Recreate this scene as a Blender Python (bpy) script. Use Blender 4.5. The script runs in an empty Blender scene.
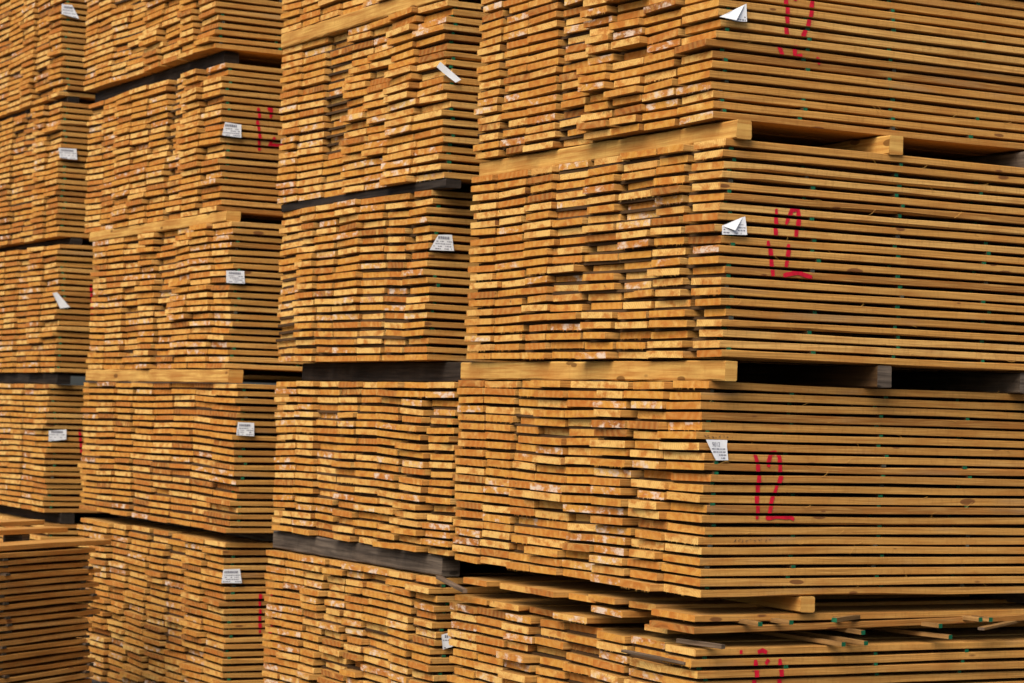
# A lumber yard: stacked packs of stickered sawn boards, seen with a long lens.
# World: X runs along the boards (away from their sawn ends), Y along the row of stacks, Z up, metres.
import bpy, math, random
from mathutils import Vector, Matrix, noise

random.seed(11)
S = bpy.context.scene
C = S.collection
R = math.radians

# ------------------------------------------------------------------ materials
def mat(name, rough=0.8, spec=0.25):
    m = bpy.data.materials.new(name)
    m.use_nodes = True
    nt = m.node_tree
    b = nt.nodes['Principled BSDF']
    b.inputs['Roughness'].default_value = rough
    b.inputs['Specular IOR Level'].default_value = spec
    return m, nt, b

class G:
    """small node graph helper"""
    def __init__(s, nt): s.nt = nt
    def n(s, t, **kw):
        nd = s.nt.nodes.new(t)
        for k, v in kw.items():
            if hasattr(nd, k): setattr(nd, k, v)
        return nd
    def link(s, a, b): s.nt.links.new(a, b)
    def math(s, op, a, b=None, clamp=False):
        nd = s.n('ShaderNodeMath', operation=op); nd.use_clamp = clamp
        for i, x in enumerate((a, b)):
            if x is None: continue
            if isinstance(x, (int, float)): nd.inputs[i].default_value = x
            else: s.link(x, nd.inputs[i])
        return nd.outputs[0]
    def mix(s, fac, a, b, blend='MIX'):
        nd = s.n('ShaderNodeMix', data_type='RGBA', blend_type=blend)
        for sock, x in ((nd.inputs[0], fac), (nd.inputs[6], a), (nd.inputs[7], b)):
            if isinstance(x, (int, float)): sock.default_value = x
            elif isinstance(x, tuple): sock.default_value = (*x, 1)
            else: s.link(x, sock)
        return nd.outputs[2]
    def ramp(s, fac, stops, interp='LINEAR'):
        nd = s.n('ShaderNodeValToRGB'); cr = nd.color_ramp; cr.interpolation = interp
        while len(cr.elements) < len(stops): cr.elements.new(0.5)
        for e, (p, c) in zip(cr.elements, stops):
            e.position = p; e.color = (*c, 1) if isinstance(c, tuple) else (c, c, c, 1)
        s.link(fac, nd.inputs[0]); return nd.outputs[0]
    def noise(s, vec, scale, detail=4, rough=0.55, dist=0.0):
        nd = s.n('ShaderNodeTexNoise'); nd.inputs['Scale'].default_value = scale
        nd.inputs['Detail'].default_value = detail; nd.inputs['Roughness'].default_value = rough
        nd.inputs['Distortion'].default_value = dist
        s.link(vec, nd.inputs['Vector']); return nd.outputs['Fac']
    def mapping(s, vec, scale=(1, 1, 1), loc=(0, 0, 0)):
        nd = s.n('ShaderNodeMapping'); nd.inputs['Scale'].default_value = scale
        nd.inputs['Location'].default_value = loc
        s.link(vec, nd.inputs['Vector']); return nd.outputs[0]
    def uv(s, name):
        nd = s.n('ShaderNodeUVMap'); nd.uv_map = name; return nd.outputs[0]
    def bump(s, h, strength, dist, bsdf):
        nd = s.n('ShaderNodeBump'); nd.inputs['Strength'].default_value = strength
        nd.inputs['Distance'].default_value = dist
        s.link(h, nd.inputs['Height']); s.link(nd.outputs[0], bsdf.inputs['Normal'])

def tone_channels(g):
    a = g.n('ShaderNodeAttribute'); a.attribute_name = 'tone'
    sp = g.n('ShaderNodeSeparateColor'); g.link(a.outputs['Color'], sp.inputs[0])
    return sp.outputs[0], sp.outputs[1], sp.outputs[2], a.outputs['Alpha']

# colours of the wood (linear)
END_DARK, END_RED, END_GOLD, END_PALE = (0.24, 0.078, 0.015), (0.48, 0.158, 0.024), (0.63, 0.292, 0.046), (0.84, 0.53, 0.16)
SIDE_DARK, SIDE_GOLD, SIDE_PALE = (0.28, 0.112, 0.022), (0.56, 0.275, 0.062), (0.73, 0.42, 0.125)

def make_end():
    m, nt, b = mat('sawn_board_end', 0.85, 0.2); g = G(nt)
    t, h, w, al = tone_channels(g)
    ring = g.uv('ring'); gr = g.uv('grain')
    # growth rings about a pith outside or inside the board
    dn = g.noise(ring, 22, 2)
    ln = g.n('ShaderNodeVectorMath', operation='LENGTH'); g.link(ring, ln.inputs[0])
    rr = g.math('ADD', ln.outputs['Value'], g.math('MULTIPLY', dn, 0.012))
    rings = g.math('SINE', g.math('MULTIPLY', rr, 620.0))
    rings2 = g.math('SINE', g.math('MULTIPLY', rr, 190.0))
    base = g.ramp(t, [(0.0, END_DARK), (0.2, END_RED), (0.45, END_GOLD), (0.6, END_GOLD), (0.86, END_PALE)])
    # heartwood zone: redder near the pith
    heart = g.math('LESS_THAN', rr, g.math('MULTIPLY', h, 0.11))
    base = g.mix(g.math('MULTIPLY', heart, 0.38), base, END_RED)
    base = g.mix(g.math('MULTIPLY', g.math('MULTIPLY', g.math('ADD', rings, 1.0), 0.5), 0.30), base, END_RED)
    base = g.mix(g.math('MULTIPLY', g.math('MULTIPLY', g.math('ADD', rings2, 1.0), 0.5), 0.20), base, END_PALE)
    # blotches
    n1 = g.noise(g.mapping(gr, (1, 1.6, 1)), 16, 4, 0.6)
    base = g.mix(g.ramp(n1, [(0.38, 0.85), (0.53, 0.0)]), base, END_RED)
    n2 = g.noise(g.mapping(gr, (1, 0.7, 1), (7.3, 2.1, 0)), 13, 5, 0.65)
    base = g.mix(g.ramp(n2, [(0.56, 0.0), (0.72, 0.8)]), base, END_PALE)
    # saw marks: thin near vertical streaks
    n3 = g.noise(g.mapping(gr, (260, 16, 1)), 1, 2, 0.6)
    base = g.mix(g.ramp(n3, [(0.35, 0.16), (0.55, 0.0)]), base, (0.27, 0.10, 0.02))
    # dark knot or dirt spots
    n5 = g.noise(g.mapping(gr, (1, 1, 1), (1.7, 8.8, 0)), 30, 3, 0.55)
    base = g.mix(g.ramp(n5, [(0.69, 0.0), (0.76, 0.75)]), base, (0.13, 0.045, 0.014))
    # chalky white stains on some boards only
    n4 = g.noise(g.mapping(gr, (1, 1.8, 1), (3.1, 9.7, 0)), 15, 5, 0.7)
    wm = g.math('MULTIPLY', g.ramp(n4, [(0.505, 0.0), (0.61, 0.9)]), g.math('GREATER_THAN', w, 0.80))
    base = g.mix(wm, base, (0.74, 0.58, 0.45))
    g.link(base, b.inputs['Base Color'])
    hgt = g.math('ADD', n3, g.math('MULTIPLY', g.noise(gr, 240, 3), 0.8))
    g.bump(hgt, 0.55, 0.0022, b)
    return m

def make_side():
    m, nt, b = mat('sawn_board_side', 0.82, 0.22); g = G(nt)
    t, h, w, al = tone_channels(g)
    gr = g.uv('grain')
    base = g.ramp(h, [(0.0, SIDE_DARK), (0.22, SIDE_GOLD), (0.7, SIDE_GOLD), (1.0, SIDE_PALE)])
    wob = g.noise(g.mapping(gr, (1.2, 6, 1)), 1, 3)
    wv = g.n('ShaderNodeCombineXYZ'); g.link(g.math('MULTIPLY', wob, 0.035), wv.inputs[1])
    ad = g.n('ShaderNodeVectorMath', operation='ADD'); g.link(gr, ad.inputs[0]); g.link(wv.outputs[0], ad.inputs[1])
    st = g.noise(g.mapping(ad.outputs[0], (2.2, 210, 1)), 1, 4, 0.6)
    base = g.mix(g.ramp(st, [(0.36, 0.72), (0.6, 0.0)]), base, SIDE_DARK)
    st2 = g.noise(g.mapping(ad.outputs[0], (5, 420, 1), (4, 4, 0)), 1, 3, 0.6)
    base = g.mix(g.ramp(st2, [(0.48, 0.0), (0.66, 0.6)]), base, SIDE_PALE)
    bl = g.noise(g.mapping(gr, (5, 14, 1), (2, 5, 0)), 1, 4)
    base = g.mix(g.ramp(bl, [(0.36, 0.45), (0.5, 0.0)]), base, (0.40, 0.145, 0.026))
    bl2 = g.noise(g.mapping(gr, (2.0, 9, 1), (9, 1, 0)), 1, 3)
    base = g.mix(g.ramp(bl2, [(0.6, 0.0), (0.75, 0.5)]), base, (0.34, 0.23, 0.12))
    # oblique saw marks
    sm = g.noise(g.mapping(gr, (95, 22, 1)), 1, 2)
    base = g.mix(g.ramp(sm, [(0.52, 0.0), (0.72, 0.34)]), base, SIDE_DARK)
    # knots, stretched along the board
    vo = g.n('ShaderNodeTexVoronoi'); vo.inputs['Scale'].default_value = 1.0
    g.link(g.mapping(ad.outputs[0], (5.2, 17, 1)), vo.inputs['Vector'])
    vc = g.n('ShaderNodeSeparateColor'); g.link(vo.outputs['Color'], vc.inputs[0])
    rad = g.math('MULTIPLY', g.math('SUBTRACT', vc.outputs[0], 0.25, True), 0.25)
    k = g.math('SUBTRACT', rad, vo.outputs['Distance'])
    kn = g.ramp(g.math('ADD', g.math('MULTIPLY', k, 14.0), 0.35), [(0.2, 0.0), (0.6, 0.85)])
    base = g.mix(kn, base, (0.16, 0.055, 0.016))
    g.link(base, b.inputs['Base Color'])
    g.bump(g.math('ADD', st, g.math('MULTIPLY', sm, 0.7)), 0.5, 0.0016, b)
    return m

def make_timber(name, dark, light, rough=0.85, knots=True, bands=0.0):
    m, nt, b = mat(name, rough, 0.2); g = G(nt)
    gr = g.uv('grain')
    n = g.noise(g.mapping(gr, (2.5, 70, 1)), 1, 5, 0.62)
    base = g.ramp(n, [(0.32, dark), (0.64, light)])
    n2 = g.noise(g.mapping(gr, (4, 9, 1), (3, 1, 0)), 1, 4)
    base = g.mix(g.ramp(n2, [(0.35, 0.6), (0.55, 0.0)]), base, dark)
    n3 = g.noise(g.mapping(gr, (60, 14, 1)), 1, 3)
    base = g.mix(g.ramp(n3, [(0.55, 0.0), (0.75, 0.35)]), base, dark)
    if knots:
        vo = g.n('ShaderNodeTexVoronoi'); vo.inputs['Scale'].default_value = 1.0
        g.link(g.mapping(gr, (5.5, 15, 1)), vo.inputs['Vector'])
        vc = g.n('ShaderNodeSeparateColor'); g.link(vo.outputs['Color'], vc.inputs[0])
        k = g.math('SUBTRACT', g.math('MULTIPLY', g.math('SUBTRACT', vc.outputs[0], 0.2, True), 0.30), vo.outputs['Distance'])
        kn = g.ramp(g.math('ADD', g.math('MULTIPLY', k, 12.0), 0.35), [(0.2, 0.0), (0.6, 0.8)])
        base = g.mix(kn, base, tuple(c * 0.35 for c in dark))
    g.link(base, b.inputs['Base Color'])
    g.bump(g.math('ADD', n, n3), 0.5, 0.003, b)
    return m

def make_flat(name, col, var, scale=60, rough=0.7, spec=0.3):
    m, nt, b = mat(name, rough, spec); g = G(nt)
    tc = g.n('ShaderNodeTexCoord')
    n = g.noise(tc.outputs['Object'], scale, 4, 0.6)
    g.link(g.ramp(n, [(0.3, tuple(c * (1 - var) for c in col)), (0.7, tuple(min(1, c * (1 + var)) for c in col))]), b.inputs['Base Color'])
    return m

def make_ground():
    m, nt, b = mat('worn_asphalt', 0.9, 0.25); g = G(nt)
    tc = g.n('ShaderNodeTexCoord')
    n = g.noise(tc.outputs['Object'], 0.8, 5); n2 = g.noise(tc.outputs['Object'], 90, 3)
    c = g.ramp(n, [(0.3, (0.04, 0.037, 0.034)), (0.7, (0.085, 0.078, 0.07))])
    c = g.mix(g.ramp(n2, [(0.5, 0.0), (0.75, 0.6)]), c, (0.15, 0.14, 0.12))
    g.link(c, b.inputs['Base Color']); g.bump(n2, 0.5, 0.006, b)
    return m

M_END, M_SIDE = make_end(), make_side()
M_FRESH = make_timber('fresh_timber', (0.40, 0.16, 0.03), (0.72, 0.44, 0.12))
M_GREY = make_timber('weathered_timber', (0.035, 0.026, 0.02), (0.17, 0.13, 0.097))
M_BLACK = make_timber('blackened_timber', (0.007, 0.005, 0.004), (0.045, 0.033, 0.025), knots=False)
M_LATH = make_timber('lath_wood', (0.035, 0.018, 0.008), (0.11, 0.058, 0.022), knots=False)  # weathered laths, with the shade of the gaps deepened into the colour
M_PALELATH = make_timber('pale_lath_wood', (0.16, 0.08, 0.025), (0.40, 0.22, 0.075), knots=False)
M_GREYLATH = make_timber('grey_lath_wood', (0.06, 0.038, 0.022), (0.22, 0.15, 0.10), knots=False)
M_GREEN = make_flat('green_end_paint', (0.004, 0.105, 0.045), 0.5, 120, 0.6)
M_DARKEND = make_flat('dirty_lath_end', (0.05, 0.05, 0.038), 0.5, 120, 0.8)
M_RED = make_flat('red_spray_paint', (0.56, 0.004, 0.024), 0.28, 55, 0.55, 0.35)
M_PAPER = make_flat('white_paper', (0.78, 0.79, 0.82), 0.06, 25, 0.55, 0.4)
M_INK = make_flat('grey_ink', (0.24, 0.24, 0.29), 0.4, 90, 0.7)
M_STAMP = make_flat('faded_stamp_ink', (0.10, 0.055, 0.03), 0.5, 90, 0.8)
M_GROUND = make_ground()

# ------------------------------------------------------------------ mesh helper
class MB:
    """collects vertices and faces with two uv maps, material slots and a per-vertex tone"""
    def __init__(s): s.v, s.f, s.m, s.u, s.r, s.t = [], [], [], [], [], []
    def face(s, idx, mi, uv, ring):
        s.f.append(idx); s.m.append(mi); s.u.extend(uv); s.r.extend(ring)
    def build(s, name, mats, parent=None, loc=None):
        me = bpy.data.meshes.new(name)
        me.from_pydata(s.v, [], s.f)
        for m in mats: me.materials.append(m)
        me.polygons.foreach_set('material_index', s.m)
        a = me.uv_layers.new(name='grain'); a.data.foreach_set('uv', [c for p in s.u for c in p])
        b = me.uv_layers.new(name='ring'); b.data.foreach_set('uv', [c for p in s.r for c in p])
        if s.t:
            ca = me.color_attributes.new('tone', 'FLOAT_COLOR', 'POINT')
            ca.data.foreach_set('color', [c for p in s.t for c in p])
        me.update()
        o = bpy.data.objects.new(name, me); C.objects.link(o)
        if parent: o.parent = parent
        if loc: o.location = loc
        return o

def tag(o, label, cat, group=None):
    o['label'] = label; o['category'] = cat
    if group: o['group'] = group

def empty(name, loc=(0, 0, 0), rz=0.0):
    o = bpy.data.objects.new(name, None); C.objects.link(o)
    o.location = loc; o.rotation_euler = (0, 0, rz); o.empty_display_size = 0.1
    return o

CH = 0.0017
def bar(mb, xs, y0, y1, zt, th, off, tone, rng, side_mi=1, end_mi=0, skew=0.0, fuzz=0, yoff=None, rough=0.0006):
    """a sawn board along X: xs = section positions, off(x, y) = local height, skew = out of square end"""
    b = len(mb.v); w = y1 - y0
    wane = (rng.randint(1, 4), rng.randint(5, 8), rng.uniform(0.003, 0.008), rng.random() < 0.5) if rng.random() < 0.14 else None
    prof = [(y0 + CH, 0), (y1 - CH, 0), (y1, CH), (y1, th - CH), (y1 - CH, th), (y0 + CH, th), (y0, th - CH), (y0, CH)]
    for i, x in enumerate(xs):
        pr_ = prof
        if wane and wane[0] <= i <= wane[1]:
            q = wane[2] * rng.uniform(0.6, 1.2); pr_ = list(prof)
            if wane[3]: pr_[0] = (y0 + q * 1.6, 0); pr_[7] = (y0, q)
            else: pr_[5] = (y0 + q * 1.6, th); pr_[6] = (y0, th - q)
        for (y, z) in pr_:
            xx = x + (skew * (y - (y0 + y1) / 2) if i == 0 else 0)
            yy = y + (yoff(x) if yoff else 0)
            mb.v.append((xx, yy + rng.uniform(-rough, rough), zt - th + z + off(x, y) + rng.uniform(-rough, rough)))
            mb.t.append(tone)
    ux, uy = rng.uniform(0, 40), rng.uniform(0, 40)
    py, pz = rng.uniform(-0.2, 1.2) * w, rng.uniform(-0.09, 0.10)
    per = [0]
    for j in range(8):
        a, c = prof[j], prof[(j + 1) % 8]
        per.append(per[-1] + math.hypot(c[0] - a[0], c[1] - a[1]))
    for i in range(len(xs) - 1):
        for j in range(8):
            k = (j + 1) % 8
            q = [b + i * 8 + j, b + i * 8 + k, b + (i + 1) * 8 + k, b + (i + 1) * 8 + j]
            uv = [(ux + xs[i], uy + per[j]), (ux + xs[i], uy + per[j + 1]), (ux + xs[i + 1], uy + per[j + 1]), (ux + xs[i + 1], uy + per[j])]
            mb.face(q[::-1], side_mi, uv[::-1], uv)
    for i, rev in ((0, False), (len(xs) - 1, True)):
        q = [b + i * 8 + j for j in range(8)]
        uv = [(ux + y - y0, uy + z) for (y, z) in prof]
        rg = [(y - y0 - py, z - pz) for (y, z) in prof]
        if not rev: mb.face(q, end_mi, uv, rg)
        else: mb.face(q[::-1], end_mi, uv[::-1], rg[::-1])
    # torn fibres hanging from the lower edge of the sawn end
    for _ in range(fuzz):
        y = rng.uniform(y0 + 0.006, y1 - 0.006); l = rng.uniform(0.003, 0.0085); hw = rng.uniform(0.0010, 0.0026)
        x = xs[0] + skew * (y - (y0 + y1) / 2); z = zt - th + off(xs[0], y)
        k = len(mb.v); dy = rng.uniform(-0.003, 0.003)
        for p in ((x + 0.0005, y - hw, z + 0.003), (x + 0.0005, y + hw, z + 0.003), (x + 0.004, y, z + 0.003), (x - 0.001, y + dy, z - l)):
            mb.v.append(p); mb.t.append(tone)
        for q in ((k, k + 3, k + 1), (k + 1, k + 3, k + 2), (k + 2, k + 3, k)):
            mb.face(list(q), end_mi, [(ux, uy)] * 3, [(0.05, 0.05)] * 3)

def timber(mb, axis, a0, a1, b0, b1, z0, z1, rng, ch=0.003, seg=6, warp=None, mi=0, end_mi=None):
    """squared timber along Y ('y') between a0 and a1, b = the other horizontal axis"""
    if end_mi is None: end_mi = mi
    prof = [(b0 + ch, z0), (b1 - ch, z0), (b1, z0 + ch), (b1, z1 - ch), (b1 - ch, z1), (b0 + ch, z1), (b0, z1 - ch), (b0, z0 + ch)]
    s = len(mb.v); ux, uy = rng.uniform(0, 40), rng.uniform(0, 40)
    per = [0]
    for j in range(8):
        p, q = prof[j], prof[(j + 1) % 8]; per.append(per[-1] + math.hypot(q[0] - p[0], q[1] - p[1]))
    for i in range(seg + 1):
        a = a0 + (a1 - a0) * i / seg
        for (bb, z) in prof:
            dz = warp(a) if warp else 0
            mb.v.append((bb + rng.uniform(-1, 1) * ch * 0.5, a, z + dz + rng.uniform(-1, 1) * ch * 0.35) if axis == 'y' else (a, bb, z + dz))
    for i in range(seg):
        for j in range(8):
            k = (j + 1) % 8
            q = [s + i * 8 + j, s + i * 8 + k, s + (i + 1) * 8 + k, s + (i + 1) * 8 + j]
            L0, L1 = (a1 - a0) * i / seg, (a1 - a0) * (i + 1) / seg
            uv = [(ux + L0, uy + per[j]), (ux + L0, uy + per[j + 1]), (ux + L1, uy + per[j + 1]), (ux + L1, uy + per[j])]
            if axis == 'y': mb.face(q, mi, uv, uv)
            else: mb.face(q[::-1], mi, uv[::-1], uv)
    for i, last in ((0, False), (seg, True)):
        q = [s + i * 8 + j for j in range(8)]
        uv = [(ux + p[0], uy + p[1]) for p in prof]
        flip = last == (axis == 'x')
        if axis == 'y': flip = not last
        else: flip = last
        if flip: q, uv = q[::-1], uv[::-1]
        mb.face(q, end_mi, uv, uv)

def tone(rng, stain=0.14, dark=0.0):
    t = min(1, max(0, rng.gauss(0.57, 0.30) - dark))
    h = min(1, max(0, rng.gauss(0.5, 0.33) - dark))
    w = rng.uniform(0.82, 1.0) if rng.random() < stain else rng.uniform(0, 0.78)
    return (t, h, w, 1.0)

# ------------------------------------------------------------------ camera (needed to know what is in the frame)
CAM = Vector((-4.2299, -6.3337, 1.6034))
CX = Vector((0.87693, -0.47964, 0.03072)); CY = -Vector((0.04122, 0.01138, -0.99909)); CZ = Vector((0.47885, 0.87739, 0.02975))
F = 2352.43
def in_frame(p, m=0):
    d = Vector(p) - CAM; z = d.dot(CZ)
    x = 512 + F * d.dot(CX) / z; y = 341.5 - F * d.dot(CY) / z
    return -m < x < 1024 + m and -m < y < 683 + m

# ------------------------------------------------------------------ paint, tags
def clip(poly, z, keep_above):
    out = []
    for i in range(len(poly)):
        a, b = poly[i], poly[(i + 1) % len(poly)]
        ia = (a[1] >= z) == keep_above; ib = (b[1] >= z) == keep_above
        if ia: out.append(a)
        if ia != ib:
            t = (z - a[1]) / (b[1] - a[1]); out.append((a[0] + t * (b[0] - a[0]), z))
    return out

def paint_number(parent, strokes, faces, rng, width=0.0190):
    """sprayed strokes that only wet the board edges; the gaps between boards stay bare"""
    mb = MB(); n = 0
    for st in strokes:
        pts = []
        for (a, b) in zip(st[:-1], st[1:]):
            L = math.hypot(b[0] - a[0], b[1] - a[1]); k = max(1, int(L / 0.012))
            for i in range(k): pts.append((a[0] + (b[0] - a[0]) * i / k, a[1] + (b[1] - a[1]) * i / k))
        pts.append(st[-1])
        ws = [width * (0.85 + 0.35 * noise.noise((p[0] * 30, p[1] * 30, len(strokes)))) for p in pts]
        left, right = [], []
        for i, p in enumerate(pts):
            a, b = pts[max(0, i - 1)], pts[min(len(pts) - 1, i + 1)]
            dx, dz = b[0] - a[0], b[1] - a[1]; L = math.hypot(dx, dz) or 1
            nx, nz = -dz / L, dx / L
            e = 0.75 if i in (0, len(pts) - 1) else 1.0
            j = rng.uniform(-0.0008, 0.0008)
            left.append((p[0] + nx * (ws[i] / 2 * e + j), p[1] + nz * (ws[i] / 2 * e + j)))
            right.append((p[0] - nx * (ws[i] / 2 * e - j), p[1] - nz * (ws[i] / 2 * e - j)))
        for i in range(len(pts) - 1):
            quad = [left[i], left[i + 1], right[i + 1], right[i]]
            for (ys, zl, zh) in faces:
                pz = [q[1] for q in quad]
                if max(pz) < zl or min(pz) > zh: continue
                q = clip(quad, zl + 0.0002, True)
                if len(q) > 2: q = clip(q, zh - 0.0002, False)
                if len(q) < 3: continue
                s = len(mb.v); n += 1
                y = ys - 0.0022 - 0.00002 * (n % 40)
                mb.v.extend([(x, y, z) for x, z in q])
                ar = sum(q[i][0] * q[(i + 1) % len(q)][1] - q[(i + 1) % len(q)][0] * q[i][1] for i in range(len(q)))
                idx = list(range(s, s + len(q)))
                mb.face(idx if ar > 0 else idx[::-1], 0, [(0, 0)] * len(q), [(0, 0)] * len(q))
    if mb.v: return mb.build('painted_digit', [M_RED], parent)

def paper_tag(parent, poly, y, flap=None, curl=0.012, head=None, rows=3, rng=random, blank=False):
    """a stapled paper tag (poly in x, z) with printing; the free corner curls out"""
    import bmesh
    cx = sum(p[0] for p in poly) / len(poly); cz = sum(p[1] for p in poly) / len(poly)
    x0 = min(p[0] for p in poly); x1 = max(p[0] for p in poly); z0 = min(p[1] for p in poly); z1 = max(p[1] for p in poly)
    ph = rng.uniform(0, 6)
    def yy(x, z):
        u, v = (x - x0) / (x1 - x0), (z - z0) / (z1 - z0)
        return y - 0.003 - curl * (0.25 + u * (1 - v)) * 0.6 - 0.0018 * math.sin(u * 7 + v * 3 + ph)
    bm = bmesh.new()
    vs = [bm.verts.new((p[0], 0, p[1])) for p in poly]
    c = bm.verts.new((cx, 0, cz))
    for i in range(len(vs)): bm.faces.new((vs[i], vs[(i + 1) % len(vs)], c))
    bmesh.ops.subdivide_edges(bm, edges=bm.edges[:], cuts=4, use_grid_fill=True)
    for v in bm.verts: v.co.y = yy(v.co.x, v.co.z)
    if flap:
        fv = [bm.verts.new((p[0], yy(p[0], p[1]) - d, p[1])) for p, d in zip(flap, (0.0016, 0.0016, 0.012))]
        bm.faces.new(fv)
    bmesh.ops.recalc_face_normals(bm, faces=bm.faces[:])
    me = bpy.data.meshes.new('paper_tag'); bm.to_mesh(me); bm.free()
    for p in me.polygons: p.use_smooth = True
    me.materials.append(M_PAPER)
    o = bpy.data.objects.new('paper_tag', me); C.objects.link(o); o.parent = parent
    if blank: return o
    # printing: rows of small dashes (too small to read in the photograph)
    def inside(x, z):
        r = False
        for i in range(len(poly)):
            a, b = poly[i], poly[(i + 1) % len(poly)]
            if (a[1] > z) != (b[1] > z) and x < (b[0] - a[0]) * (z - a[1]) / (b[1] - a[1]) + a[0]: r = not r
        if r and flap:
            (ax, az), (bx, bz), (cx_, cz_) = flap
            s1 = (bx - ax) * (z - az) - (bz - az) * (x - ax); s2 = (cx_ - bx) * (z - bz) - (cz_ - bz) * (x - bx); s3 = (ax - cx_) * (z - cz_) - (az - cz_) * (x - cx_)
            if (s1 > 0) == (s2 > 0) == (s3 > 0): return False
        return r
    mb = MB()
    def dash(xa, xb, za, zb):
        if not all(inside(px + d, pz) for px in (xa, xb) for pz in (za, zb) for d in (-0.002, 0.002)): return
        s = len(mb.v)
        for (x, z) in ((xa, za), (xb, za), (xb, zb), (xa, zb)): mb.v.append((x, yy(x, z) - 0.0012, z))
        mb.face([s, s + 1, s + 2, s + 3], 0, [(0, 0)] * 4, [(0, 0)] * 4)
    H = z1 - z0
    for r in range(rows):
        z = z1 - H * (0.47 + 0.44 * r / max(1, rows - 1)); x = x0 + 0.006
        while x < x1 - 0.006:
            l = rng.uniform(0.003, 0.011)
            if rng.random() < 0.75: dash(x, x + l, z, z + H * 0.055)
            x += l + 0.0025
    if not head:   # a bold line of print across the top, unreadable at this size
        x = x0 + 0.014
        while x < x1 - 0.022:
            l = rng.uniform(0.004, 0.009); dash(x, x + l, z1 - H * 0.30, z1 - H * 0.14); x += l + 0.002
    pr = mb.build('printing', [M_INK], o) if mb.v else None
    if head:
        txt, hx, hz, size = head
        cu = bpy.data.curves.new('tag_number', 'FONT'); cu.body = txt; cu.size = size
        to = bpy.data.objects.new('tag_number', cu)
        tme = to.to_mesh().copy(); to.to_mesh_clear(); bpy.data.objects.remove(to)
        tme.materials.clear(); tme.materials.append(M_INK)
        for v in tme.vertices:
            x, z = hx + v.co.x * 0.8, hz + v.co.y
            v.co = (x, yy(x, z) - 0.0012, z)
        t = bpy.data.objects.new('tag_number', tme); C.objects.link(t); t.parent = o
    return o

# ------------------------------------------------------------------ packs
TH = 0.0213
GAPY = 0.001
XS_REL = [0, 0.05, 0.18, 0.36, 0.55, 0.75, 1.0, 1.4, 2.0, 3.0, 4.1]
LATH_X = [0.040, 0.36, 0.725, 1.095, 1.46, 1.85, 2.25, 2.65, 3.05, 3.45, 3.85]

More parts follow.
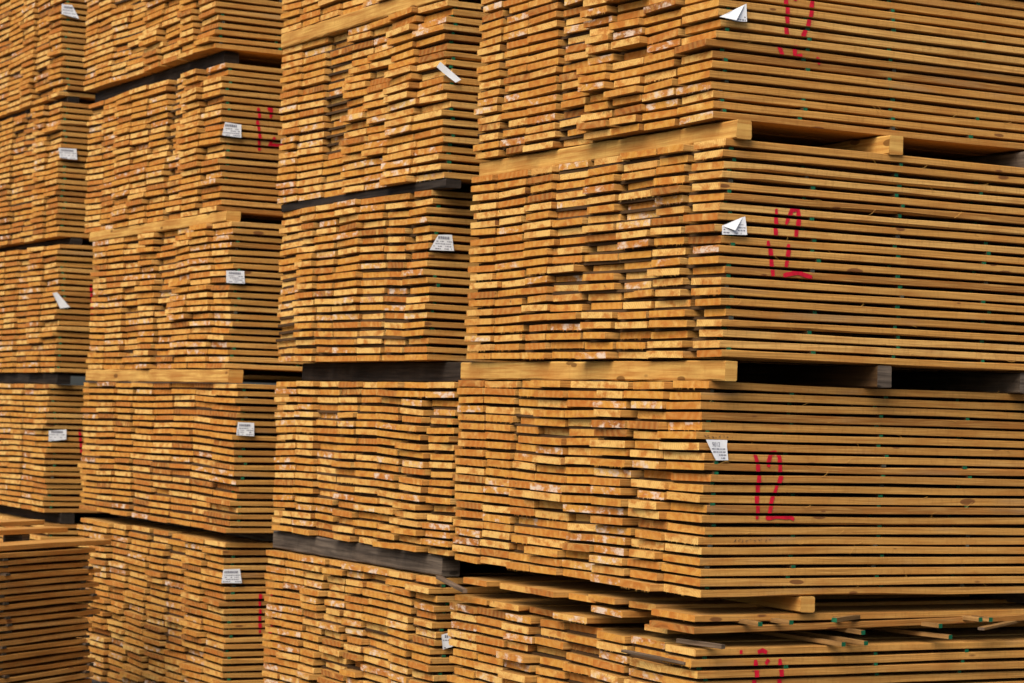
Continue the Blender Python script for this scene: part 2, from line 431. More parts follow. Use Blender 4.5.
def pack(label, group, y0, y1, zb, zt, ncol=8, layers=None, jit=None, wave=0.004, seed=0, lath_cols=4, green=0.75, stain=0.14,
         ragged=0.0, gap01=0.0, xoff=0.0, fuzz=0.05, dark=0.0, end_mat=None, tags=(), number=None, lath_x=LATH_X, side_jit=0.006, xs_rel=XS_REL, TH=0.0224):
    rng = random.Random(seed)
    H = zt - zb
    n = layers or max(2, round((H - TH) / 0.0345) + 1)
    pitch = (H - TH) / (n - 1)
    W = y1 - y0
    root = empty('lumber_pack', (0, 0, 0))
    tag(root, label, 'lumber pack', group)
    ph1, ph2, ph3 = rng.uniform(0, 6.28), rng.uniform(0, 6.28), rng.uniform(0, 6.28)
    boards = []; faces = []; gaps = []
    side_drift = 0
    sjs_ = [(jit or (lambda u: 0.010))((c + 0.5) / ncol) for c in range(ncol)]
    colw = [rng.uniform(0.93, 1.07) for _ in range(ncol)]
    loose = [rng.uniform(0.014, 0.036) if rng.random() < (0.72 if sjs_[c] > 0.011 else 0.4) else 0.0025 for c in range(ncol)]
    if gap01: loose[0] = gap01
    tot = sum(colw) ; edge = [0.0]
    for q in colw: edge.append(edge[-1] + q / tot)
    edrift = [0.0] * (ncol + 1); xdrift = [0.0] * ncol; xbase = []
    sjs = [(jit or (lambda u: 0.010))((c + 0.5) / ncol) for c in range(ncol)]
    xbase = [max(-0.022, min(0.022, rng.gauss(0, q * 0.85))) for q in sjs]
    for k in range(n):
        zz = zb + TH + k * pitch
        a = ph1 + 0.11 * k; b = ph2 - 0.07 * k
        fade = min(1, (k + 0.5) / 4) * min(1, (n - k - 0.5) / 3)
        def wv(y, a=a, b=b, fade=fade):
            u = (y - y0) / W
            return fade * wave * (math.sin(2 * math.pi * u * 0.9 + a) + 0.55 * math.sin(2 * math.pi * u * 2.1 + b))
        gaps.append(wv)
        # column edges drift slowly from layer to layer
        side_drift = 0.7 * side_drift + rng.gauss(0, side_jit)
        ys = y0 + side_drift
        for c in range(ncol + 1): edrift[c] = 0.78 * edrift[c] + rng.gauss(0, 0.0062 + 0.012 * ragged)
        for c in range(ncol): xdrift[c] = 0.72 * xdrift[c] + rng.gauss(0, sjs[c] * 0.30)
        es = [y0 + W * e + d for e, d in zip(edge, edrift)]
        es[0] = ys; es[-1] = y1 + rng.gauss(0, side_jit)
        if rng.random() < 0.08:
            q = rng.randrange(1, ncol); es[q] += rng.choice((-1, 1)) * rng.uniform(0.02, 0.06)
        for c in range(ncol):
            y = es[c]; g = max(0.0008, rng.gauss(loose[c], loose[c] * 0.55))
            if c == 0 and gap01: g = max(0.004, rng.gauss(gap01, gap01 * 0.4))
            w = es[c + 1] - y - g
            sj = sjs[c]
            dx = xbase[c] + xdrift[c] + rng.gauss(0, sj * 0.42)
            if rng.random() < sj * 1.2: dx += rng.uniform(0.02, 0.04)
            dx = max(-0.045, min(0.042, dx))
            if c == 0: dx = rng.gauss(0, 0.010)
            tl = rng.uniform(-1, 1) * 0.0012; th = TH + rng.uniform(-0.0009, 0.0007); dro = rng.gauss(0, 0.0011); yc = y + w / 2
            p1 = rng.uniform(0, 6.28)
            sag = rng.uniform(0.0004, 0.0019)
            def off(x, yy, sag=sag, wv=wv, tl=tl, w=w, yc=yc, dro=dro, p1=p1):
                e = max(0.0, 1 - max(0, x - xoff) / 0.3)
                return wv(yy) + tl * (yy - yc) / w * 2 + dro * e * e + sag * math.sin(x * 5.3 + p1)
            rec = dict(k=k, c=c, y=y, w=w, zz=zz, th=th, dx=dx, off=off, tone=tone(rng, stain, dark), skew=rng.gauss(0, 0.03),
                       fz=(rng.randint(6, 18) if rng.random() < fuzz else 0))
            ctr = (xoff, y + w / 2, zz - TH / 2)
            vis = 0 if in_frame(ctr, 4) else 1
            if c == 0 and in_frame((xoff + 0.3, y, zz - TH / 2)): vis = 0
            rec['key'] = (vis, c, k)
            if c == 0: faces.append((y, zz - th + off(0.25, y), zz + off(0.25, y)))
            boards.append(rec)
    boards.sort(key=lambda r: r['key'])
    rest = MB(); mats = [end_mat or M_END, M_SIDE]
    for i, r in enumerate(boards):
        single = i < 100 and r['key'][0] == 0
        mb = MB() if single else rest
        xs = [xoff + r['dx']] + [xoff + q for q in xs_rel[1:-1]] + [xoff + xs_rel[-1] + rng.uniform(-0.02, 0.02)]
        if xs[0] > xs[1] - 0.01: xs[1] = xs[0] + 0.03
        bar(mb, xs, r['y'], r['y'] + r['w'], r['zz'], r['th'], r['off'], r['tone'], rng, skew=r['skew'], fuzz=r['fz'])
        if single: mb.build('board', mats, root)
    if rest.v:
        o = rest.build('stacked_boards', mats, root); o['kind'] = 'stuff'
    # green-ended laths in every gap
    hid = MB()
    for k in range(n - 1):
        for j, lx in enumerate(lath_x):
            x = xoff + lx + rng.gauss(0, 0.011 if j else 0.008); w = rng.uniform(0.014, 0.019)
            z0_, z1_ = zb + TH + k * pitch, zb + (k + 1) * pitch
            ys = faces[k][0] + (rng.uniform(0.0, 0.012) if rng.random() < (0.94 if j == 2 else green if j == 0 else green * 0.62) else rng.uniform(0.03, 0.10))
            seen = j < lath_cols and in_frame((x, ys, z0_))
            mb = MB() if seen else hid
            g1, g2 = gaps[k], gaps[k + 1]
            timber(mb, 'y', ys, y1 - rng.uniform(0.0, 0.04), x - w / 2, x + w / 2, z0_ + 0.0003, z1_ - 0.0003, rng, ch=0.0007, seg=9,
                   warp=lambda a: 0.5 * (g1(a) + g2(a)), mi=0, end_mi=1)
            if seen: mb.build('spacer_lath', [M_LATH, M_GREEN if rng.random() < 0.88 else M_DARKEND], root)
    if hid.v:
        o = hid.build('spacer_laths', [M_LATH, M_GREEN], root); o['kind'] = 'stuff'
    for t in tags:
        zc = sum(p[1] for p in t['poly']) / len(t['poly'])
        ys = min(f[0] for f in faces if abs((f[1] + f[2]) / 2 - zc) < 0.07)
        kw = dict(t); kw.pop('poly')
        paper_tag(root, t['poly'], ys, rng=rng, **kw)
    for digit in number or (): paint_number(root, digit, faces, rng)
    return root, faces

# stagger of the board ends across the pack (u = 0 at the near corner, 1 at the far edge)
stag_front = lambda u: 0.026 if 0.08 < u < 0.62 else 0.005
stag_mid = lambda u: 0.017 if 0.1 < u < 0.75 else 0.007
stag_low = lambda u: 0.012

N4T = [[[(0.262, 3.04), (0.275, 2.875)], [(0.249, 2.845), (0.271, 2.806)]],
       [[(0.300, 3.000), (0.318, 3.055), (0.352, 3.072), (0.378, 3.031), (0.357, 2.927), (0.339, 2.877)],
       [(0.314, 2.852), (0.316, 2.815), (0.346, 2.823)], [(0.405, 2.822), (0.425, 2.803)]]]
N4U = [[[(0.213, 2.296), (0.221, 2.206)], [(0.187, 2.189), (0.204, 2.073)]],
       [[(0.256, 2.247), (0.276, 2.296), (0.3, 2.3), (0.308, 2.266), (0.3, 2.206)], [(0.269, 2.183), (0.256, 2.106)],
       [(0.244, 2.077), (0.299, 2.091), (0.36, 2.077)]]]
N4M = [[[(0.194, 1.497), (0.208, 1.461), (0.214, 1.273)]],
       [[(0.248, 1.447), (0.261, 1.489), (0.284, 1.496), (0.297, 1.48), (0.297, 1.414), (0.272, 1.341), (0.254, 1.273)],
       [(0.253, 1.277), (0.289, 1.283), (0.348, 1.281), (0.363, 1.273)]]]
N4B = [[[(0.163, 0.838), (0.174, 0.838)], [(0.228, 0.811), (0.239, 0.62)]],
       [[(0.235, 0.835), (0.254, 0.842), (0.272, 0.834)], [(0.281, 0.811), (0.269, 0.796)], [(0.326, 0.812), (0.337, 0.70), (0.310, 0.62), (0.39, 0.625)]]]
N2U = [[[(0.19, 3.066), (0.198, 3.006)], [(0.188, 3.003), (0.204, 2.854)]], [[(0.24, 3.06), (0.263, 3.071), (0.253, 3.02)], [(0.277, 2.925), (0.255, 2.884), (0.33, 2.89)]]]
def twelve(x, z, h):
    """the same hand-sprayed twelve on packs where only its left edge shows"""
    return [[[(x, z), (x + 0.01, z - h)]], [[(x + 0.05, z - 0.2 * h), (x + 0.07, z), (x + 0.1, z), (x + 0.105, z - 0.3 * h), (x + 0.06, z - h), (x + 0.15, z - h)]]]

GR = 'stickered lumber packs stacked in the row'
packs = {}
# front right-hand stack
packs['4a'] = pack('top lumber pack of the nearest stack, cut off above its folded white tag', GR, 0.085, 1.80, 2.58, 3.31, jit=stag_front, seed=41, TH=0.0226, dark=0.0, gap01=0.02, ragged=0.1, fuzz=0.12, wave=0.003,
    tags=[dict(poly=[(-0.003, 2.912), (0.1, 2.966), (0.102, 2.906), (0.054, 2.903)], flap=[(0.0, 2.912), (0.092, 2.962), (0.052, 2.904)], rows=4)], number=N4T)
packs['4b'] = pack('second lumber pack down the nearest stack, folded tag left of a red 12', GR, 0.03, 1.785, 1.80, 2.51, jit=stag_front, seed=42, TH=0.0226, dark=-0.07, gap01=0.05, ragged=0.1, fuzz=0.16, wave=0.003,
    tags=[dict(poly=[(-0.003, 2.226), (0.086, 2.262), (0.092, 2.201), (-0.001, 2.197)], flap=[(0.0, 2.224), (0.075, 2.259), (0.040, 2.212)], rows=4)], number=N4U)
packs['4c'] = pack('lumber pack with the tallest red 12 and a slanting tag, above the loose boards', GR, 0.09, 1.86, 1.02, 1.72, jit=lambda u: 0.024 if 0.15 < u < 0.7 else 0.006, seed=43, TH=0.0244, dark=0.02, ragged=0.1, fuzz=0.15, wave=0.0035, green=0.55,
    tags=[dict(poly=[(-0.002, 1.532), (0.082, 1.532), (0.081, 1.513), (0.088, 1.466), (0.038, 1.465)], rows=4, head=('9012', 0.022, 1.510, 0.021), curl=0.006)], number=N4M)
packs['4d'] = pack('bottom lumber pack of the nearest stack, under the loose boards, red number cut off', GR, 0.10, 1.885, 0.12, 0.851, jit=lambda u: 0.024 if u < 0.7 else 0.007, seed=44, TH=0.0244, dark=0.05, ragged=0.15, fuzz=0.15, wave=0.003, number=N4B)
# second stack
packs['3a'] = pack('cut-off top lumber pack of the second stack from right, on a pale bearer', GR, 2.03, 3.73, 3.32, 4.03, jit=stag_mid, seed=31)
packs['3b'] = pack('lumber pack with a rolled blank white tag, second from the top in its stack', GR, 2.045, 3.73, 2.53, 3.245, ncol=7, jit=stag_mid, seed=32, TH=0.0230, dark=-0.10, ragged=0.15, green=0.95, stain=0.18, wave=0.003,
    tags=[dict(poly=[(-0.047, 2.967), (-0.03, 2.99), (0.06, 2.925), (0.036, 2.911)], blank=True, curl=0.02)])
packs['3c'] = pack('lumber pack between two blackened bearers, folded tag, left of the nearest stack', GR, 2.14, 3.72, 1.80, 2.49, ncol=7, jit=lambda u: 0.012, seed=33, dark=-0.08, wave=0.006, green=0.4, stain=0.18,
    tags=[dict(poly=[(-0.003, 2.243), (0.036, 2.307), (0.099, 2.311), (0.105, 2.245)], rows=4)])
packs['3d'] = pack('lumber pack on the weathered grey bearer, squeezed against the nearest stack', GR, 1.875, 3.64, 1.03, 1.71, ncol=8, jit=stag_mid, seed=34, dark=-0.02, wave=0.005, stain=0.2, side_jit=0.004)
packs['3e'] = pack('bottom lumber pack below the weathered grey bearer, its rows bowed', GR, 1.99, 3.72, 0.12, 0.935, ncol=8, jit=lambda u: 0.020 if 0.2 < u < 0.8 else 0.007, seed=35, TH=0.0236, wave=0.004, ragged=0.15, stain=0.2,
    tags=[dict(poly=[(0.032, 0.712), (0.063, 0.72), (0.091, 0.668), (0.039, 0.653)], rows=2, curl=0.004)])
# third stack
packs['2a'] = pack('cut-off top lumber pack of the second stack from the left', GR, 4.60, 6.68, 3.36, 4.07, jit=stag_mid, seed=21, ragged=0.2, wave=0.006)
packs['2b'] = pack('upper lumber pack with a printed tag and a half-hidden red number', GR, 4.46, 6.55, 2.54, 3.27, jit=stag_mid, seed=22, dark=-0.03, ragged=0.15, wave=0.004,
    tags=[dict(poly=[(-0.003, 2.911), (0.01, 2.977), (0.096, 2.971), (0.096, 2.906)], rows=4)], number=N2U)
packs['2c'] = pack('lumber pack between two bright yellow bearers, second stack from the left', GR, 4.27, 6.34, 1.77, 2.48, jit=stag_mid, seed=23, dark=-0.04, wave=0.005, stain=0.24,
    tags=[dict(poly=[(-0.029, 2.239), (0.064, 2.242), (0.067, 2.181), (-0.027, 2.18)], rows=4)])
packs['2d'] = pack('lumber pack with wavy rows under the lower bright yellow bearer', GR, 4.15, 6.45, 0.985, 1.695, jit=lambda u: 0.010, seed=24, TH=0.0216, dark=0.07, wave=0.006, stain=0.08,
    tags=[dict(poly=[(0.01, 1.513), (0.093, 1.511), (0.093, 1.448), (0.003, 1.45)], rows=4)])
packs['2e'] = pack('dim bottom lumber pack with a tag, just right of the low aslant pack', GR, 4.20, 6.42, 0.08, 0.935, jit=lambda u: 0.018, seed=25, wave=0.004, stain=0.2, ragged=0.15, dark=0.10,  # dark: pack variation plus occlusion shade baked into the board tone
    tags=[dict(poly=[(-0.022, 0.743), (-0.013, 0.808), (0.072, 0.81), (0.081, 0.742)], rows=4)], number=twelve(0.180, 0.70, 0.2))
# leftmost stack
packs['1a'] = pack('topmost lumber pack of the leftmost stack', GR, 7.05, 9.3, 3.38, 4.45, jit=lambda u: 0.012, seed=15, dark=0.05,
    tags=[dict(poly=[(-0.011, 3.916), (0.053, 3.917), (0.098, 3.839), (-0.009, 3.857)], rows=3)])
packs['1b'] = pack('second lumber pack from the top of the leftmost stack, square tag at its corner', GR, 7.03, 9.1, 2.55, 3.34, jit=lambda u: 0.012, seed=12, dark=0.05,
    tags=[dict(poly=[(-0.007, 3.065), (0.102, 3.068), (0.105, 3.003), (0.001, 3.007)], rows=3)])
packs['1c'] = pack('lumber pack of the leftmost stack with a narrow tapering tag', GR, 6.98, 9.08, 1.75, 2.50, jit=lambda u: 0.010, seed=13, wave=0.004, dark=0.05,
    tags=[dict(poly=[(-0.029, 2.21), (-0.002, 2.217), (0.078, 2.133), (0.02, 2.123)], blank=True, curl=0.01)], number=twelve(0.208, 2.273, 0.23))
packs['1d'] = pack('lumber pack of the leftmost stack just above the loose planks of the low pack', GR, 7.06, 9.1, 0.93, 1.68, jit=lambda u: 0.006, seed=14, wave=0.005, dark=0.05,
    tags=[dict(poly=[(0.007, 1.408), (0.113, 1.418), (0.113, 1.359), (0.009, 1.346)], rows=3)], number=twelve(0.199, 1.423, 0.15))
packs['1e'] = pack('lowest lumber pack of the leftmost stack, nearly all hidden behind the low pack', GR, 7.04, 9.1, 0.10, 0.86, seed=16, dark=0.05)

# ------------------------------------------------------------------ bearers between the packs
def bearer(label, x0, y0, y1, z0, z1, m, w=0.058, seed=0, end=None):
    rng = random.Random(seed + 900); mb = MB()
    timber(mb, 'y', y0, y1, 0, w, 0, z1 - z0, rng, ch=0.0045, seg=22, end_mi=1)
    o = mb.build('timber_bearer', [m, end or m], loc=(x0, 0, z0 + 0.0))
    tag(o, label, 'timber bearer', 'timber bearers between the packs')
    return o
bearer('long knotty bearer at the corner under the top pack of the nearest stack', 0.030, -0.004, 1.78, 2.511, 2.572, M_FRESH, seed=1)
bearer('pale bearer end right of the corner, under the top pack of nearest stack', 0.660, 0.012, 1.75, 2.511, 2.575, M_FRESH, seed=2)
bearer('bright bearer with a torn dark knot, above the pack with the tallest red 12', 0.020, 0.012, 1.865, 1.724, 1.790, M_FRESH, w=0.05, seed=3)
bearer('grey bearer end in the dark gap above the pack with the tallest red 12', 0.638, 0.015, 1.80, 1.722, 1.796, M_LATH, seed=4, end=M_GREY)  # side takes the darker wood to paint in the gap's shade
bearer('pale bearer end standing on the loose boards of the nearest stack', 0.398, 0.085, 1.80, 0.965, 1.017, M_FRESH, w=0.056, seed=5)
bearer('long pale bearer at the top of the second stack from the right', -0.010, 2.06, 3.72, 3.250, 3.316, M_FRESH, w=0.07, seed=6)
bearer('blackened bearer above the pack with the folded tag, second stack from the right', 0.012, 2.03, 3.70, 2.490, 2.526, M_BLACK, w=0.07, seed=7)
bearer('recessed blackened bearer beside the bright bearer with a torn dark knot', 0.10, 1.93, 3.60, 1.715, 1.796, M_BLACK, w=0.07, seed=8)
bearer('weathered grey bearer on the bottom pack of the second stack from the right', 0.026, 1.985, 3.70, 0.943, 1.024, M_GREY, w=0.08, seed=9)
bearer('dark grey bearer below the top pack of the second stack from the left', 0.07, 4.63, 6.62, 3.275, 3.355, M_BLACK, w=0.08, seed=10)
bearer('bright yellow bearer at the top of the pack between two yellow bearers', -0.005, 4.34, 6.40, 2.484, 2.536, M_FRESH, w=0.075, seed=11)
bearer('bright yellow bearer at the foot of the pack between two yellow bearers', -0.012, 4.22, 6.36, 1.700, 1.764, M_FRESH, w=0.075, seed=12)
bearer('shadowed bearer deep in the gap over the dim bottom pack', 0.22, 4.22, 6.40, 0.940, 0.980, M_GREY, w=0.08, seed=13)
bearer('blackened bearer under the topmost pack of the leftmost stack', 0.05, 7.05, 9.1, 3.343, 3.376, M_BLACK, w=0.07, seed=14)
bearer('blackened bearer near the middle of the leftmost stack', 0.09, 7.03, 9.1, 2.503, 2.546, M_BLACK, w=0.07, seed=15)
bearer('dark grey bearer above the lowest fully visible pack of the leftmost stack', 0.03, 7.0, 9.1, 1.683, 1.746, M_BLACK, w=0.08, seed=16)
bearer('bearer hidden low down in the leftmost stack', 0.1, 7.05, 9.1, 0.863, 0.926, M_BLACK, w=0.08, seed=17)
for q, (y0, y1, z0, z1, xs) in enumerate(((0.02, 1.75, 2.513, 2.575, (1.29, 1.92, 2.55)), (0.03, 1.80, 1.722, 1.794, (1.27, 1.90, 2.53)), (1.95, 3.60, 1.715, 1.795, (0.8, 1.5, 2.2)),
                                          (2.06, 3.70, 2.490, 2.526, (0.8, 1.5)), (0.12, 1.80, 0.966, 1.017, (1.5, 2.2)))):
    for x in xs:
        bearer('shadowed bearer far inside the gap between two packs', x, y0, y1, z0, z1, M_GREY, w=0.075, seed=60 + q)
for i, (y0, y1, zt) in enumerate(((0.12, 1.87, 0.116), (2.0, 3.7, 0.116), (4.2, 6.4, 0.076), (7.05, 9.1, 0.096))):
    for j, x in enumerate((0.35, 2.2)):
        bearer('ground bearer under the bottom pack of %s stack' % ('the nearest', 'the second', 'the third', 'the leftmost')[i], x, y0, y1, 0.0, zt, M_GREY, w=0.09, seed=40 + 2 * i + j)

# ------------------------------------------------------------------ loose boards and laths on the bottom pack of the nearest stack
def loose_board(label, y0, y1, zt, x0=0.0, yaw=0.0, pitch=0.0, roll=0.0, seed=0, length=3.9, fz=0, th=TH):
    rng = random.Random(seed + 500); mb = MB(); w = y1 - y0; p = rng.uniform(0, 6)
    bar(mb, [0, 0.05, 0.2, 0.5, 0.9, 1.4, 2.2, length], -w / 2, w / 2, 0, th, lambda x, y: 0.002 * math.sin(x * 2.4 + p) - 0.02 * (y / w) ** 2 * 0.25, tone(rng, 0.2), rng, fuzz=fz, skew=rng.gauss(0, 0.05))
    o = mb.build('loose_board', [M_END, M_SIDE], loc=(x0, (y0 + y1) / 2, zt))
    o.rotation_euler = (R(roll), R(-pitch), R(yaw))
    tag(o, label, 'loose board', 'loose boards lying on the bottom pack')
    return o
loose_board('wide loose board at the near corner, flat top showing, under the pale bearer end', 0.108, 0.352, 0.962, -0.012, 0.3, -0.1, 0.4, 1, fz=6)
loose_board('loose board beside the wide corner one in the upper loose layer, end slanting back', 0.356, 0.545, 0.972, 0.005, -0.5, 0.0, -1.2, 2)
loose_board('third loose board from the near corner in the upper loose layer', 0.556, 0.765, 0.975, -0.03, -0.2, 0.2, -0.8, 3)
loose_board('jutting loose board with a bright right flank, middle of the upper loose layer', 0.955, 1.175, 0.968, -0.05, 0.4, 0.2, 0.5, 4)
loose_board('loose board tight on the right of the jutting one in the upper loose layer', 0.775, 0.945, 0.962, 0.01, 0.3, 0.1, 0.6, 14)
loose_board('loose board tight on the left of the jutting one in the upper loose layer', 1.180, 1.42, 0.962, -0.02, 0.2, 0.1, 0, 5)
loose_board('small-looking leftmost loose board in the dark gap under the upper pack', 1.553, 1.757, 0.960, 0.0, -1.5, 0.3, 0, 6)
loose_board('loose board under the wide corner board, its edge rising to the right', 0.103, 0.345, 0.922, -0.020, 0.3, 0.9, 0.6, 7)
loose_board('second loose board from the near corner in the lower loose layer, raised and reddish', 0.51, 0.737, 0.938, -0.03, 0.8, 0.0, 0.5, 8)
loose_board('loose board with torn lower edge, near the middle of the lower loose layer', 0.78, 1.003, 0.893, -0.02, -0.6, 0, 0, 9, fz=14)
loose_board('loose board in the lower loose layer just below the jutting one', 1.05, 1.282, 0.888, 0.03, 0.3, 0, 0, 10)
loose_board('loose board of the lower loose layer, tight between neighbours on both sides', 1.288, 1.508, 0.888, -0.01, 0.1, 0, 0, 11)
loose_board('leftmost loose board of the lower loose layer, next to the second stack', 1.562, 1.81, 0.887, 0.0, 0.2, 0, 0, 12)
loose_board('shadowed loose board set back left of the board under the corner', 0.36, 0.50, 0.895, 0.05, 0.0, 0, 0, 13)

def loose_lath(label, x, y, z, yaw, tilt=0.0, length=0.9, grey=False, w=0.0185, h=0.0145, green=True, seed=0):
    rng = random.Random(seed + 700); mb = MB()
    timber(mb, 'y', 0, length, -w / 2, w / 2, 0, h, rng, ch=0.001, seg=6, warp=lambda a: 0.004 * math.sin(a * 3.1 + seed), mi=0, end_mi=1)
    o = mb.build('loose_lath', [M_GREYLATH if grey else M_PALELATH, M_GREEN if green else M_GREYLATH], loc=(x, y, z))
    o.rotation_euler = (R(tilt), 0, R(yaw))
    tag(o, label, 'lath', 'loose green-ended laths poking out between the boards')
loose_lath('green-ended lath poking out left of the pale bearer end, nearest the corner', 0.185, 0.01, 0.926, 3, 0.3, seed=1)
loose_lath('green-ended lath poking out right below the pale bearer end', 0.315, 0.02, 0.928, 6, 0.3, seed=2)
loose_lath('green-ended lath slanting the opposite way, right of the pale bearer end', 0.478, 0.005, 0.938, -58, 0.2, seed=3)
loose_lath('green lath end high in the gap beneath the upper loose board', 0.56, 0.085, 0.936, -2, 0, seed=4)
loose_lath('green lath end low in the gap, centre of the loose boards', 0.625, 0.04, 0.895, 5, 0.2, seed=5)
loose_lath('thin dark lath with a dull tip lying on the lower board, centre', 0.60, -0.01, 0.862, 6, 0.2, seed=6)
loose_lath('dark lath with a green tip below the thin dark lath', 0.53, 0.02, 0.853, 8, 0.2, seed=7)
loose_lath('green-ended lath with a long pale side, right of centre', 0.945, 0.03, 0.905, 8, 0.3, seed=8)
loose_lath('long green-ended lath lying on the lower board, right of centre', 0.965, 0.0, 0.872, 8, 0.3, seed=9)
loose_lath('left one of the paired green lath ends at the right edge of the picture', 1.12, 0.03, 0.930, 4, 0.3, seed=10)
loose_lath('right one of the paired green lath ends at the right edge of the picture', 1.165, 0.03, 0.931, 5, 0.3, seed=11)
loose_lath('pale splintered lath crossing in front of the paired green lath ends', 1.085, -0.015, 0.906, -62, 0.5, length=0.6, green=False, h=0.010, w=0.024, seed=12)
loose_lath('grey weathered lath lying along the board ends at the near corner', 0.05, 0.02, 0.856, 14, 0.0, length=0.2, grey=True, green=False, seed=13)
loose_lath('frayed grey lath running across the board ends, left of the red number', -0.018, 0.13, 0.792, 3.5, 1.0, length=0.36, grey=True, green=False, h=0.009, seed=14)
loose_lath('broken pale lath hanging out beside the weathered grey bearer', -0.06, 1.62, 0.905, -8, 6.0, length=0.32, grey=True, green=False, seed=15)

# ------------------------------------------------------------------ the low pack at lower left, showing its long board edges
def low_pack():
    rng = random.Random(77)
    ang = math.atan2(0.595, 0.804)
    root = empty('lumber_pack', (-0.49, 4.67, 0), ang)
    tag(root, 'low lumber pack turned aslant at lower left, showing long board edges', 'lumber pack', GR)
    n = 24; zb, zt = 0.09, 0.882; pitch = (zt - zb - TH) / (n - 1); Wd = 1.2; ncol = 5
    rest = MB(); cnt = 0; ysd = []
    for k in range(n):
        zz = zb + TH + k * pitch; ys = rng.gauss(0, 0.006); ysd.append(ys); y = ys
        for c in range(ncol):
            w = Wd / ncol - 0.004
            p1 = rng.uniform(0, 6.28); tl = rng.gauss(0, 0.02)
            single = cnt < 100 and c < 2
            mb = MB() if single else rest
            x1 = rng.gauss(0.0, 0.03)
            xs = [-3.0, -1.6, -1.2, -0.9, -0.6, -0.35, -0.15, x1]
            bar(mb, xs, y, y + w, zz, TH, lambda x, yy: 0.0022 * math.sin(x * 4 + p1), (0.5, min(1, max(0, rng.gauss(0.72, 0.3))), 0.3, 1), rng, rough=0.0014)
            if single: mb.build('board', [M_END, M_SIDE], root); cnt += 1
            y += w + 0.004
    o = rest.build('stacked_boards', [M_END, M_SIDE], root); o['kind'] = 'stuff'
    for k in range(n - 1):
        for j, lx in enumerate((-0.05, -0.70, -1.4, -2.1, -2.8)):
            x = lx + rng.gauss(0, 0.02); mb = MB()
            timber(mb, 'y', ysd[k] + rng.uniform(-0.012, 0.012), Wd, x - 0.017, x + 0.017, zb + TH + k * pitch + 0.0004, zb + (k + 1) * pitch - 0.0004, rng, ch=0.001, seg=3, end_mi=1)
            if j < 2: mb.build('spacer_lath', [M_GREYLATH, M_DARKEND], root)
            elif j == 2: pass
    for x in (-0.5, -2.2):
        mb = MB(); timber(mb, 'y', 0.03, Wd - 0.03, x, x + 0.09, 0.0, 0.088, rng, ch=0.004)
        mb.build('skid', [M_GREY], root)
    ca, sa = math.cos(ang), math.sin(ang)
    def on_top(label, u0, u1, v0, v1, z, yaw, seed):
        r2 = random.Random(seed); mb = MB(); w = v1 - v0
        bar(mb, [u0 - u1, (u0 - u1) * 0.7, (u0 - u1) * 0.4, (u0 - u1) * 0.15, 0], -w / 2, w / 2, 0, 0.024, lambda x, y: 0.003 * math.sin(x * 3 + seed), (r2.uniform(0.6, 0.9), r2.uniform(0.6, 0.9), 0.2, 1), r2)
        vc = (v0 + v1) / 2
        o = mb.build('loose_board', [M_END, M_SIDE], loc=(-0.49 + ca * u1 - sa * vc, 4.67 + sa * u1 + ca * vc, z))
        o.rotation_euler = (0, 0, ang + R(yaw)); tag(o, label, 'loose board', 'loose planks lying on the low pack')
    on_top('front plank lying on the low pack at lower left, its tip overhanging the corner', -2.7, 0.13, 0.0, 0.17, 0.915, -1.5, 3)
    on_top('second plank lying on the low pack, behind the front one', -2.6, 0.03, 0.19, 0.31, 0.972, 1.0, 4)
    on_top('short-ended plank propped higher on the low pack, behind the flat planks', -2.6, 0.03, 0.33, 0.45, 1.002, 0.5, 5)
    # battens that carry the raised planks
    for v, h, u, lab in ((0.25, 0.061, 0.30, 'flat grey batten under the second plank on the low pack'), (0.39, 0.091, 0.35, 'grey batten under the propped plank on the low pack')):
        mb = MB(); timber(mb, 'y', -0.055, 0.055, -0.03, 0.03, 0, h, rng, ch=0.003)
        o = mb.build('short_batten', [M_GREY], loc=(-0.49 - ca * u - sa * v, 4.67 - sa * u + ca * v, 0.885)); o.rotation_euler = (0, 0, ang)
        tag(o, lab, 'batten', 'battens lifting planks on the low pack')
low_pack()

# ------------------------------------------------------------------ faded stamps on two board edges of the pack with the tall red 12
def stamp(x0, x1, z0, faces, seed):
    rng = random.Random(seed); f = min(faces, key=lambda q: abs((q[1] + q[2]) / 2 - z0)); mb = MB(); x = x0
    zc, hh = (f[1] + f[2]) / 2, 0.006
    while x < x1:
        for _ in range(2):
            a, b = (x + rng.uniform(0, 0.010), zc + rng.uniform(-hh, hh)), (x + rng.uniform(0, 0.012), zc + rng.uniform(-hh, hh))
            dx, dz = b[0] - a[0], b[1] - a[1]; L = math.hypot(dx, dz) or 1; nx, nz = -dz / L * 0.0009, dx / L * 0.0009
            s = len(mb.v); y = f[0] - 0.0022 - 0.00003 * (s % 50)
            mb.v.extend([(a[0] + nx, y, a[1] + nz), (a[0] - nx, y, a[1] - nz), (b[0] - nx, y, b[1] - nz), (b[0] + nx, y, b[1] + nz)])
            mb.face([s, s + 1, s + 2, s + 3], 0, [(0, 0)] * 4, [(0, 0)] * 4)
        x += rng.uniform(0.012, 0.018)
    return mb
r4c, f4c = packs['4c']
stamp(0.005, 0.115, 1.552, f4c, 1).build('ink_stamp', [M_STAMP], r4c)
stamp(0.13, 0.28, 1.215, f4c, 2).build('ink_stamp', [M_STAMP], r4c)

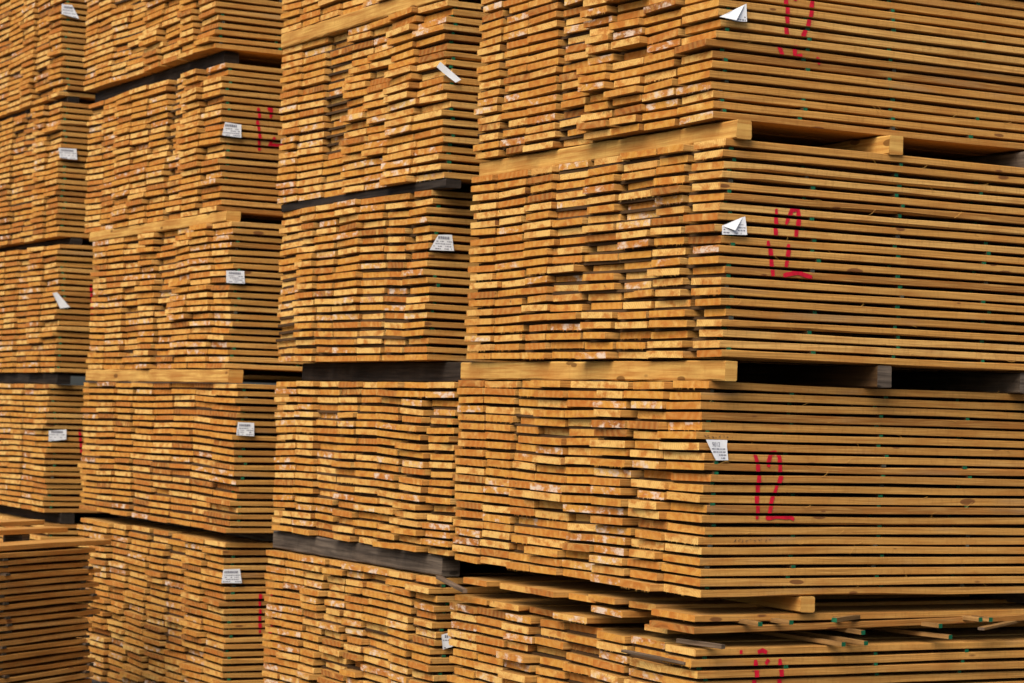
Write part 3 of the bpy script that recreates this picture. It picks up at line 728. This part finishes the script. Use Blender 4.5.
# ------------------------------------------------------------------ torn fibres curling off the board edges
def fibres(root, faces, xr, count, seed):
    rng = random.Random(seed); mb = MB()
    for _ in range(count):
        ys, zl, zh = rng.choice(faces); x = rng.uniform(*xr); z = rng.choice((zl + 0.002, zh - 0.001))
        L = rng.uniform(0.01, 0.035); a = rng.choice((-1, 1)) * rng.uniform(0.05, 1.0); bend = rng.uniform(-1.6, 1.6); hw = rng.uniform(0.0004, 0.0008)
        if not in_frame((x, ys, z)): continue
        px, pz, py = x, z, ys - 0.0005; st = len(mb.v); N = 5
        for i in range(N + 1):
            mb.v += [(px, py, pz + hw), (px, py, pz - hw), (px, py - hw * 1.5, pz)]; mb.t += [(1, 1, 0, 1)] * 3
            px += L / N * math.cos(a); pz += L / N * math.sin(a); py -= L / N * 0.25; a += bend / N
        for i in range(N):
            for j in range(3):
                k = (j + 1) % 3
                mb.face([st + i * 3 + j, st + i * 3 + k, st + i * 3 + 3 + k, st + i * 3 + 3 + j], 0, [(0, 0)] * 4, [(0, 0)] * 4)
    if mb.v:
        o = mb.build('torn_fibres', [M_FRESH], root); o['kind'] = 'stuff'
fibres(*packs['4c'], (0.02, 1.3), 34, 5); fibres(*packs['4b'], (0.02, 1.3), 22, 6); fibres(*packs['4a'], (0.02, 1.3), 12, 7); fibres(*packs['4d'], (0.02, 1.3), 12, 8)

# ------------------------------------------------------------------ ground
bpy.ops.mesh.primitive_grid_add(x_subdivisions=40, y_subdivisions=40, size=400)
gnd = bpy.context.object; gnd.name = 'ground'; gnd['kind'] = 'structure'; gnd.data.materials.append(M_GROUND)

# ------------------------------------------------------------------ light: a bright overcast sky, softened sun from the left
w = bpy.data.worlds.new('World'); S.world = w; w.use_nodes = True
nt = w.node_tree; bg = nt.nodes['Background']
sky = nt.nodes.new('ShaderNodeTexSky'); sky.sky_type = 'NISHITA'; sky.sun_disc = False
AZ, EL = R(236), R(44)           # azimuth clockwise from +Y
sky.sun_elevation = EL; sky.sun_rotation = AZ
sky.air_density = 1.0; sky.dust_density = 4.0; sky.ozone_density = 1.0
nt.links.new(sky.outputs[0], bg.inputs[0]); bg.inputs[1].default_value = 0.06
sun = bpy.data.lights.new('sun', 'SUN'); sun.energy = 1.5; sun.angle = R(45); sun.color = (1.0, 0.93, 0.82)
so = bpy.data.objects.new('sun', sun); C.objects.link(so)
d = Vector((math.sin(AZ) * math.cos(EL), math.cos(AZ) * math.cos(EL), math.sin(EL)))
so.rotation_euler = d.to_track_quat('Z', 'Y').to_euler()

# ------------------------------------------------------------------ camera
cd = bpy.data.cameras.new('camera'); co = bpy.data.objects.new('camera', cd); C.objects.link(co)
Mx = Matrix((( CX.x, CY.x, -CZ.x, CAM.x), (CX.y, CY.y, -CZ.y, CAM.y), (CX.z, CY.z, -CZ.z, CAM.z), (0, 0, 0, 1)))
co.matrix_world = Mx
cd.sensor_width = 36; cd.lens = 82.70; cd.clip_end = 1000; cd.clip_start = 0.05
cd.dof.use_dof = True; cd.dof.focus_distance = 8.2; cd.dof.aperture_fstop = 6.3
S.camera = co
S.view_settings.view_transform = 'Standard'; S.view_settings.look = 'None'
S.view_settings.exposure = 1.08; S.view_settings.gamma = 1.0
S.cycles.max_bounces = 6; S.cycles.diffuse_bounces = 1
